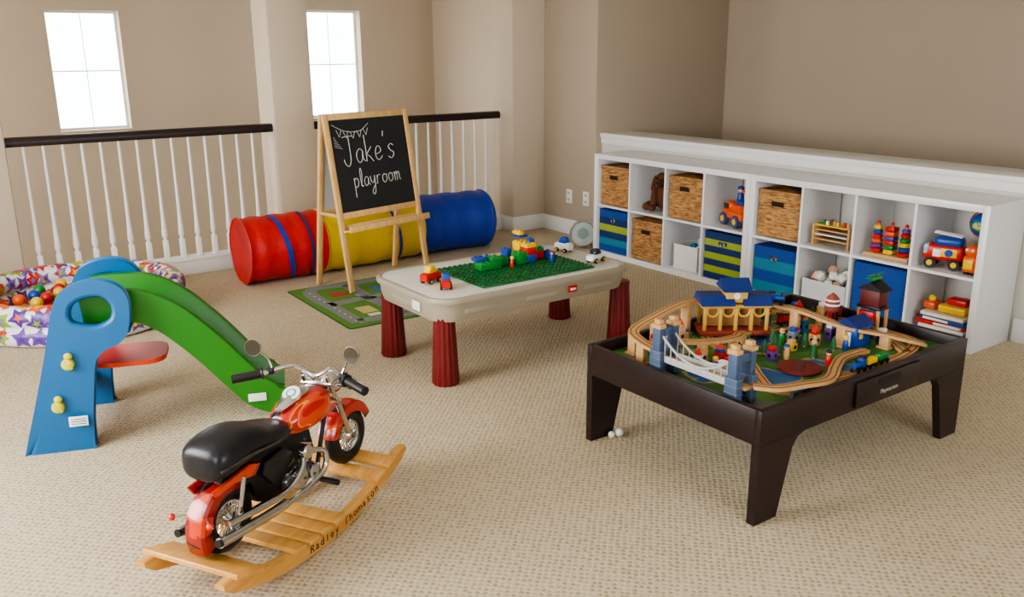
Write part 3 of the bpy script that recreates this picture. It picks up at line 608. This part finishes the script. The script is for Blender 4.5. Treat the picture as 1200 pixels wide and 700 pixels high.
track([(2.62,1.78,z),(2.9,1.76,z),(3.2,1.78,z),(3.36,1.86,z),(3.38,2.05,z),(3.37,2.3,z),(3.25,2.46,z),(3.0,2.5,z),(2.78,2.46,z),(2.66,2.28,z),(2.62,2.1,z),(2.52,1.96,z),(2.46,1.86,z),(2.5,1.79,z)],6,True)
track([(3.2,1.78,z),(3.3,1.95,z),(3.26,2.12,z),(3.15,2.26,z),(2.98,2.32,z),(2.8,2.28,z+.03),(2.66,2.2,z+.06),(2.5,2.22,z+.07),(2.36,2.32,z+.08)],6,False,True)
track([(2.29,2.26,z+.068),(2.29,2.34,z+.08),(2.34,2.44,z+.09),(2.5,2.48,z+.11),(2.7,2.50,z+.13),(2.9,2.43,z+.13),(3.04,2.2,z+.11),(3.08,2.0,z+.08),(3.2,1.88,z+.05),(3.32,1.78,z+.013)],6,False,True)
track([(2.29,1.80,z+.068),(2.35,1.75,z+.062),(2.46,1.73,z+.055),(2.62,1.735,z+.035),(2.8,1.83,z+.015),(2.95,1.9,z),(3.1,1.9,z)],6,False)
tk.done()
def offtrack(x,y,rad=.036): return all((p.x-x)**2+(p.y-y)**2>rad*rad for p in TP)
used=[(2.85,2.375,.13),(3.19,2.13,.045),(3.35,2.04,.06),(3.14,1.985,.07),(2.72,1.93,.085)]
def nudge(x,y,rad=.036,own=.018):
    for d in (0,.02,.03,.04,.05,.06,.08,.10,.13):
        for a in range(12):
            X_,Y_=x+d*math.cos(a*.5236),y+d*math.sin(a*.5236)
            if offtrack(X_,Y_,rad) and x0+.06<X_<x1-.06 and y0+.06<Y_<y1-.06 and all((X_-u)**2+(Y_-v)**2>(w2+own)**2 for u,v,w2 in used) and not(X_<2.36 and 1.8<Y_<2.26):
                used.append((X_,Y_,own)); return X_,Y_
    return None
bl=M("slate_blue_toy",(70,88,118),.55,bump=.3,bs=120); sp=M("span_white",(184,184,180),.5)
BZ1=BZ+.0006
s=B("toy_suspension_bridge",(2.285,2.03,BZ1))
for yy in (-.18,.18):
    for q in (-1,1):
        s.box((q*.038,yy,.05),(.032,.055,.10),bl,.003); s.box((q*.038,yy,.14),(.026,.038,.09),bl,.003); s.box((q*.038,yy,.192),(.034,.044,.016),beech,.003); s.box((q*.038,yy,.209),(.024,.028,.018),beech,.003)
        for k in range(4): s.box((q*.038,yy,.02+.025*k),(.034,.057,.003),grey,.0005)
    s.box((0,yy,.165),(.05,.03,.03),bl,.003); s.box((0,yy,.055),(.05,.045,.008),bl,.001)
s.box((0,0,.062),(.046,.44,.008),beech,.001)
for q in (-1,1):
    s.box((q*.03,0,.07),(.006,.37,.026),sp,.001)
    P=[(q*.033,-.18+.36*k/12,.085+.085*(2*k/12-1)**2) for k in range(13)]; s.tube(P,.0045,sp,n=6)
    for k in range(1,12): s.tube([(q*.033,-.18+.36*k/12,.07),P[k]],.0022,sp,n=5)
s.done()
s=B("toy_viaduct",(2.53,1.748,BZ1),0); ag=M("viaduct_grey",(70,84,92),.6,bump=.3,bs=90)
def arch(c_x): return [(c_x+.028*math.cos(a),.0+.025*math.sin(a)) for a in [math.pi-math.pi*i/8 for i in range(9)]]
ou=[(-.1,0)]+[(p[0],p[1]) for p in arch(-.055)]+[(p[0],p[1]) for p in arch(.012)]+[(.045,0)]+[(.1,0),(.1,.034),(-.1,.034)]
s.prism(ou,-.042,-.028,ag,'xz'); s.prism(ou,-.008,.006,ag,'xz'); s.done()
s=B("toy_train_station",(2.85,2.375,BZ+.014),math.radians(-35)); ye=M("station_yellow",(206,162,74),.5); rb=M("roof_blue",(18,46,114),.4)
s.box((0,0,.01),(.30,.14,.02),M("platform_red",(150,60,46),.6),.003)
for i in range(5):
    for q in (-1,1): s.box((-.13+.065*i,q*.055,.07),(.014,.014,.10),ye,.002)
    if i<4:
        for q in (-1,1): s.torus((-.0975+.065*i,q*.055,.105),.024,.005,ye,axis=(0,1,0),n=20,k=6)
s.box((0,0,.125),(.29,.13,.014),ye,.002); s.box((0,.02,.07),(.24,.05,.09),M("station_wall",(160,114,66),.6),.002)
for xx,ww,zz in ((-.08,.14,.132),(.085,.12,.132)):
    s.prism([(-.08,zz),(.08,zz),(.045,zz+.035),(-.045,zz+.035)],xx-ww/2,xx+ww/2,rb,'yz')
s.box((0,0,.165),(.09,.11,.05),ye,.003); s.prism([(-.075,.19),(.075,.19),(0,.235)],-.06,.06,rb,'yz'); s.cyl((0,-.057,.17),(0,-.052,.17),.014,wht,n=18)
s.done()
s=B("toy_water_tower",(3.19,2.13,BZ1))
for q in range(4): s.tube([(.03*math.cos(q*1.571+.8),.03*math.sin(q*1.571+.8),0.004),(.02*math.cos(q*1.571+.8),.02*math.sin(q*1.571+.8),.11)],.004,black)
s.cyl((0,0,.02),(0,0,.10),.016,red,n=14)
s.lathe([(.026,.10),(.03,.115),(.03,.15),(.02,.165),(.003,.18)],(0,0,0),M("tower_brick",(140,70,60),.6),n=16); s.torus((0,0,.13),.03,.005,wht,n=18,k=6); s.torus((0,0,.15),.03,.004,wht,n=18,k=6); s.done()
s=B("toy_coal_tower",(3.35,2.04,BZ+.015),0)
for a in (-1,1):
    for c2 in (-1,1): s.box((a*.03,c2*.045,.05),(.012,.012,.10),beech,.001)
s.box((0,0,.10),(.08,.11,.012),black,.002); s.box((0,0,.14),(.07,.09,.07),M("coal_red",(96,30,30),.5),.004); s.prism([(-.06,.175),(.06,.175),(0,.21)],-.04,.04,black,'yz'); s.box((-.04,0,.06),(.02,.07,.05),red,.004)
s.box((0,0,.222),(.07,.022,.02),green,.008,seg=3); s.box((0,0,.24),(.12,.008,.002),green); s.tube([(-.03,0,.225),(-.075,0,.232)],.003,green); s.cyl((0,0,.228),(0,0,.242),.002,black,n=8); s.done()
s=B("toy_shed",(3.14,1.985,BZ1)); s.box((0,0,.045),(.10,.09,.09),blue,.003); s.prism([(-.055,.09),(.055,.09),(0,.125)],-.06,.06,rb,'yz'); s.box((-.051,0,.035),(.004,.04,.06),wht,.001); s.box((-.02,-.046,.05),(.02,.003,.02),yellow); s.done()
s=B("toy_turntable",(2.72,1.93,BZ1)); s.lathe([(.078,0),(.082,.003),(.082,.010),(.076,.013)],(0,0,0),M("brick_red",(112,34,32),.6),n=32); s.box((0,0,.0145),(.14,.034,.005),M("turntable_dark",(90,34,30),.5),.001,rot=(0,0,.5)); s.done()
def engine(loc,rz_,col,n=1):
    s=B("toy_train",loc,rz_)
    for k in range(n):
        x=-k*.078
        s.box((x,0,.014),(.066,.026,.008),black,.002)
        if k==0: s.cyl((x-.008,0,.03),(x+.032,0,.03),.012,col,n=14); s.box((x-.02,0,.034),(.024,.026,.034),col,.003); s.box((x-.02,0,.053),(.03,.03,.005),black,.001); s.cyl((x+.02,0,.038),(x+.02,0,.054),.004,black,n=10)
        else: s.box((x,0,.028),(.06,.026,.022),[red,yellow,green,blue][k%4],.003)
        for a in (-.02,.02):
            for q in (-1,1): s.cyl((x+a,q*.012,.009),(x+a,q*.016,.009),.009,black,n=12)
        if k<n-1: s.box((x-.039,0,.014),(.014,.006,.004),chrome)
    s.done()
engine((2.84,1.762,BZ+.0145),math.radians(182),blue,3); engine((3.372,2.24,BZ+.0145),math.radians(95),red,1); engine((2.625,2.13,BZ+.0145),math.radians(75),green,1); engine((3.0,2.27,z+.128),math.radians(-58),blue,1); engine((3.09,2.29,BZ+.0145),math.radians(-25),red,1)
s=B("toy_building_blocks")
spots=[(2.40,2.15,blue,.05),(2.45,2.18,beech,.07),(2.49,2.08,beech,.04),(2.52,2.15,red,.05),(2.40,2.03,beech,.06),(2.88,2.09,yellow,.03),(3.0,2.07,beech,.05),(2.43,1.99,teal,.06),(2.48,2.38,blue,.05),(2.56,2.40,beech,.08),(2.42,2.40,beech,.06),(2.94,2.13,grey,.06),(3.1,2.08,purple,.05),(3.17,2.36,beech,.06),(3.25,2.02,beech,.07),(2.39,2.25,navy,.08),(3.22,2.2,beech,.09),(3.3,2.2,blue,.06),(3.2,2.3,red,.07),(3.3,2.38,beech,.05),(3.24,1.86,navy,.05),(3.1,2.2,teal,.06),(2.72,2.06,purple,.04)]
for i,(x,y,c2,hh_) in enumerate(spots):
    q=nudge(x,y,.043,.022)
    if q:
        x,y=q; s.box((x,y,BZ1+hh_/2),(.034,.034,hh_),c2,.002); s.box((x,y,BZ1+hh_+.008),(.026,.026,.016),[wht,beech,red,blue][i%4],.002)
        s.box((x-.0175,y,BZ1+hh_*.55),(.002,.014,.014),glassd); s.box((x,y-.0175,BZ1+hh_*.55),(.014,.002,.014),glassd)
        if i%3==0: s.lathe([(.019,0),(.001,.024)],(x,y,BZ1+hh_+.016),[red,blue,rb][i%3],n=4)
s.done()
s=B("toy_trees")
for x,y in ((2.75,2.12),(2.79,2.08),(2.84,2.14),(2.95,2.08),(2.42,2.3),(2.56,2.32),(3.0,1.98),(2.86,1.97),(3.22,1.97),(2.75,2.2),(2.9,2.2),(3.3,2.3),(3.1,2.42)):
    q=nudge(x,y,.038,.016)
    if q: x,y=q; s.cyl((x,y,BZ1),(x,y,BZ+.015),.004,beech,n=8); s.lathe([(.016,.012),(.010,.03),(.012,.03),(.007,.046),(.009,.046),(.001,.066)],(x,y,BZ),M("tree_green",(24,88,44),.6),n=12)
s.done()
s=B("toy_figures")
for i,(x,y) in enumerate(((2.44,2.10),(2.47,2.03),(2.52,2.12),(2.92,2.17),(2.98,2.14),(3.05,1.96),(2.77,2.03),(2.84,1.87),(2.9,2.0),(3.1,2.38),(3.28,2.36),(2.6,2.4))):
    q=nudge(x,y,.034,.013)
    if q: person(s,(q[0],q[1],BZ1),1.1,[blue,beech,red,green,grey][i%5],[yellow,blue,black,beech,red][i%5])
s.done()
# ---------------- rocking motorcycle
s=B("rocking_motorcycle",(.927,2.575,0),math.atan2(.508,.8615),ang=40)
rw_=wood("rocker_wood",(196,138,68),(218,166,92),0,5,.35)
fire=noise_ramp("flame_paint",[(0,(24,12,12)),(.38,(180,28,18)),(.54,(214,66,22)),(.63,(236,150,50)),(.66,(186,32,20))],3.2,.25,.9,(1.2,3,4),.6,1)
redp=noise_ramp("dark_flame_paint",[(0,(30,12,12)),(.45,(150,22,18)),(.60,(206,60,24))],3,.25,1.0,(1.2,3,4),.6,1)
zc=lambda a:.095*(a/.475)**2
for w_ in (-.145,.145):
    rings=[]
    N=28
    for i in range(N+1):
        a=-.49+.98*i/N; k=min(1,(.49-abs(a))/.03+.35); hgt=.046*k; zm=zc(a)+.0235
        rings.append([(a,w_-.017,zm-hgt/2),(a,w_-.013,zm-hgt/2-.0),(a,w_+.013,zm-hgt/2),(a,w_+.017,zm-hgt/2+.003),(a,w_+.017,zm+hgt/2-.003),(a,w_+.013,zm+hgt/2),(a,w_-.013,zm+hgt/2),(a,w_-.017,zm+hgt/2-.003)])
    s.loft(rings,rw_)
for a,wd in ((-.395,.12),(-.165,.056),(-.095,.056),(-.025,.056),(.045,.056),(.30,.056),(.375,.056)):
    sl=math.atan(2*.095*a/.475**2); s.box((a,0,zc(a)+.046+.009),(wd,.35,.017),rw_,.004,rot=(0,-sl,0))
dkp=M("burnt_print",(40,22,14),.6)
txt="Radley Thomason"
for i,chh in enumerate(txt):
    a=-.10+.027*i; sl=math.atan(2*.095*a/.475**2)
    if chh!=' ': s.text(chh,.040,Matrix.Translation((a,-.1625,zc(a)+.024))@Matrix.Rotation(-sl,4,'Y')@Matrix.Rotation(math.radians(90),4,'X'),dkp,.0006)
def wheel(c):
    cx,cz=c; s.torus((cx,0,cz),.080,.027,black,axis=(0,1,0),n=44,k=12); s.torus((cx,0,cz),.058,.006,chrome,axis=(0,1,0),n=36,k=8,sq=3)
    for q in (-1,1):
        for k in range(18):
            a=2*math.pi*k/18; s.tube([(cx+.014*math.cos(a+.4*q),q*.018,cz+.014*math.sin(a+.4*q)),(cx+.058*math.cos(a),q*.006,cz+.058*math.sin(a))],.0018,chrome,n=5)
        s.lathe([(.022,0),(.024,.004),(.014,.010),(.010,.016)],(cx,q*.014,cz),chrome,axis=(0,q,0),n=20)
    s.cyl((cx,-.045,cz),(cx,.045,cz),.006,chrome,n=12)
RWc=(-.29,.203); FWc=(.34,.209)
wheel(RWc); wheel(FWc)
def fender(c,a0,a1,r_,mat,hw=.036,th=.006):
    rings=[]
    for i in range(21):
        a=math.radians(a0+(a1-a0)*i/20); ca,sa=math.cos(a),math.sin(a); rg=[]
        prof=[(-hw,-.03),(-hw,0),(-hw*.8,.008),(0,.012),(hw*.8,.008),(hw,0),(hw,-.03),(hw-.004,-.03),(hw-.004,-.004),(0,.004),(-hw+.004,-.004),(-hw+.004,-.03)]
        for y_,dr in prof: rg.append((c[0]+(r_+dr)*ca,y_,c[1]+(r_+dr)*sa))
        rings.append(rg)
    s.loft(rings,mat)
fender(RWc,60,205,.125,redp); fender(FWc,25,165,.122,fire)
s.box((-.405,0,.225),(.02,.05,.03),M("tail_light",(220,30,24),.15,coat=1),.006,rot=(0,.3,0)); s.tube([(-.40,-.04,.26),(-.42,-.065,.26)],.005,chrome); s.sph((-.425,-.07,.26),.011,M("tail_light",(220,30,24)),u=12,v=8); s.tube([(-.40,.04,.26),(-.42,.065,.26)],.005,chrome); s.sph((-.425,.07,.26),.011,M("tail_light",(220,30,24)),u=12,v=8)
s.prism([(x,z) for x,z in [(-.34,.31),(-.30,.37),(-.1,.37),(.02,.36),(.10,.34),(.12,.26),(.08,.17),(-.08,.165),(-.17,.20),(-.20,.28)]],-.03,.03,M("frame_dark",(34,32,34),.35,.4),'xz',.006)
for q in (-1,1):
    s.prism([(-.38,.335),(-.22,.355),(-.17,.34),(-.20,.31),(-.29,.325),(-.36,.305)],min(q*.036,q*.052),max(q*.036,q*.052),redp,'xz',.005)
    s.prism([(-.15,.33),(-.06,.34),(-.02,.31),(-.05,.25),(-.12,.24),(-.16,.29)],min(q*.03,q*.05),max(q*.03,q*.05),black,'xz',.005)
s.body([(-.375,.40,.03,.02),(-.367,.405,.066,.045),(-.335,.415,.084,.055),(-.26,.425,.088,.055),(-.19,.42,.086,.05),(-.13,.405,.082,.042),(-.06,.392,.07,.036),(-.025,.387,.05,.028),(-.01,.387,.02,.012)],blackv,n=28,e=2.8)
s.tube([(-.365,-.075,.40),(-.26,-.090,.41),(-.13,-.084,.395),(-.02,-.053,.385)],.004,M("seat_piping",(60,60,64),.3),k=5)
s.body([(-.02,.385,.02,.015),(-.01,.388,.045,.035),(.05,.395,.07,.055),(.12,.402,.078,.062),(.18,.405,.066,.055),(.215,.405,.035,.03),(.222,.405,.005,.005)],fire,n=28,e=2.3)
s.body([(-.01,.44,.015,.006),(.04,.455,.03,.012),(.1,.465,.03,.012),(.15,.46,.015,.006)],chrome,n=16)
s.lathe([(.034,0),(.036,.010),(.030,.016)],(.065,0,.46),chrome,axis=(-.55,-.1,1),n=24); s.lathe([(.029,.016),(.029,.0175)],(.065,0,.46),wht,axis=(-.55,-.1,1),n=24); s.lathe([(.017,.0175),(.017,.0182)],(.065,0,.46),teal,axis=(-.55,-.1,1),n=20); s.lathe([(.012,.0182),(.012,.0188)],(.065,0,.46),wht,axis=(-.55,-.1,1),n=20)
s.box((.02,0,.2),(.16,.11,.06),M("engine_case",(120,120,122),.3,.8),.02,seg=3)
for q in (-1,1): s.lathe([(.034,0),(.036,.012),(.026,.02)],(.0,q*.05,.205),chrome,axis=(0,q,0),n=24); s.lathe([(.026,0),(.028,.012),(.015,.018)],(.075,q*.05,.2),chrome,axis=(0,q,0),n=24); s.lathe([(.024,0),(.026,.018),(.02,.024)],(.03,q*.055,.29),chrome,axis=(0,q,0),n=24)
for an,bx_ in ((-.38,-.005),(.38,.05)):
    d=Vector((math.sin(an),0,math.cos(an)))
    for k in range(7):
        p=Vector((bx_,0,.225))+d*(.014*k); s.cyl(p,p+d*.008,.044 if k<6 else .036,chrome if k%2 else M("fin_dark",(70,70,74),.3,.8),n=20)
    s.cyl((bx_,0,.22),Vector((bx_,0,.22))+d*.1,.033,black,n=16)
for q in (-1,1):
    s.tube([(.08,q*.045,.27),(.125,q*.066,.25),(.11,q*.07,.19),(.0,q*.072,.165),(-.15,q*.072,.165),(-.27,q*.072,.175)],.010,chrome,n=12,k=5)
    s.tube([(-.10,q*.074,.17),(-.2,q*.075,.175),(-.40,q*.075,.195)],.016,chrome,n=14,k=4); s.tube([(-.39,q*.075,.194),(-.408,q*.075,.196)],.0125,black,n=12)
    if q<0: s.tube([(.03,q*.045,.285),(.0,q*.07,.25),(-.08,q*.076,.21),(-.2,q*.076,.215),(-.36,q*.076,.235)],.011,chrome,n=12,k=5)
    s.tube([(-.29,q*.045,.203),(-.15,q*.045,.2),(-.05,q*.045,.18)],.008,black,n=8); s.tube([(-.28,q*.045,.21),(-.25,q*.05,.33)],.008,chrome,n=8)
    s.cyl((.09,q*.05,.165),(.09,q*.14,.165),.010,black,n=12); s.tube([(.10,q*.045,.18),(.19,q*.03,.36),(.2,0,.43)],.008,black,n=8)
st=Matrix.Translation((.215,0,.40))@Matrix.Rotation(math.radians(10),4,'Z')@Matrix.Translation((-.215,0,-.40)); s.X=st
for q in (-1,1):
    s.tube([(.32,q*.044,.23),(.25,q*.044,.37)],.011,chrome,n=12); s.tube([(.25,q*.044,.37),(.175,q*.044,.495)],.008,chrome,n=12)
s.box((.205,0,.455),(.05,.115,.014),chrome,.005,rot=(0,.5,0)); s.box((.245,0,.385),(.04,.11,.012),chrome,.005,rot=(0,.5,0))
s.lathe([(.008,-.05),(.03,-.035),(.042,-.005),(.044,.012),(.038,.016)],(.285,0,.43),chrome,axis=(1,0,-.1),n=28); s.sph((.297,0,.43),(.012,.037,.037),M("headlamp_glass",(225,230,235),.1,coat=1)); s.lathe([(.018,0),(.022,.02)],(.275,-.08,.43),chrome,axis=(1,0,0)); s.lathe([(.018,0),(.022,.02)],(.275,.08,.43),chrome,axis=(1,0,0)); s.tube([(.26,-.08,.43),(.26,.08,.43)],.006,chrome)
s.tube([(.06,-.225,.505),(.10,-.155,.515),(.17,-.07,.525),(.185,0,.49),(.17,.07,.525),(.10,.155,.515),(.06,.225,.505)],.008,chrome,n=10,k=6)
for q in (-1,1):
    s.tube([(.105,q*.15,.515),(.055,q*.235,.504)],.0155,black,n=14); s.torus((.104,q*.151,.515),.017,.005,black,axis=(-.5,q*.8,-.1),n=16,k=6)
    s.tube([(.125,q*.13,.515),(.12,q*.185,.505),(.085,q*.24,.498)],.004,chrome,n=6,k=3); s.box((.125,q*.13,.52),(.03,.026,.022),black,.005)
    s.tube([(.125,q*.125,.525),(.13,q*.14,.56),(.11,q*.165,.592)],.004,chrome,n=8,k=4)
    ax=Vector((-1,-.15*q,.1)).normalized(); s.lathe([(.008,-.012),(.026,-.006),(.030,.004),(.028,.008)],(.105,q*.175,.605),chrome,axis=ax,n=24); s.lathe([(.0265,.008),(.0265,.0085)],(.105,q*.175,.605),M("mirror_glass",(150,155,160),.05,1),axis=ax,n=24)
s.X=Matrix.Identity(4)
s.done()
# ---------------- light
wd=bpy.data.worlds.new("sky"); S.world=wd; wd.use_nodes=True; bg=wd.node_tree.nodes["Background"]; bg.inputs[0].default_value=(.92,.97,1,1); bg.inputs[1].default_value=7.5
def area(name,loc,dirv,sx,sy,pw,col=(1,.98,.95)):
    l=bpy.data.lights.new(name,"AREA"); l.shape='RECTANGLE'; l.size=sx; l.size_y=sy; l.energy=pw; l.color=col
    o=bpy.data.objects.new(name,l); S.collection.objects.link(o); o.location=loc; o.rotation_euler=Vector(dirv).to_track_quat('-Z','Z').to_euler(); return o
area("window_daylight_a",(-1.68,.2,1.45),(1,0,0),1.7,1.6,20)
area("window_daylight_b",(-1.68,3.3,1.45),(1,0.1,-.25),2.1,1.6,135)
area("added_stairwell_fill",(-1.68,7.4,1.35),(1,0,0),1.1,1.8,85)  # unseen lamp added to brighten the stairwell
area("added_front_fill",(2.2,-2.66,1.5),(0,1,0),2.3,1.5,24)  # unseen lamp added behind the camera to soften the train table front
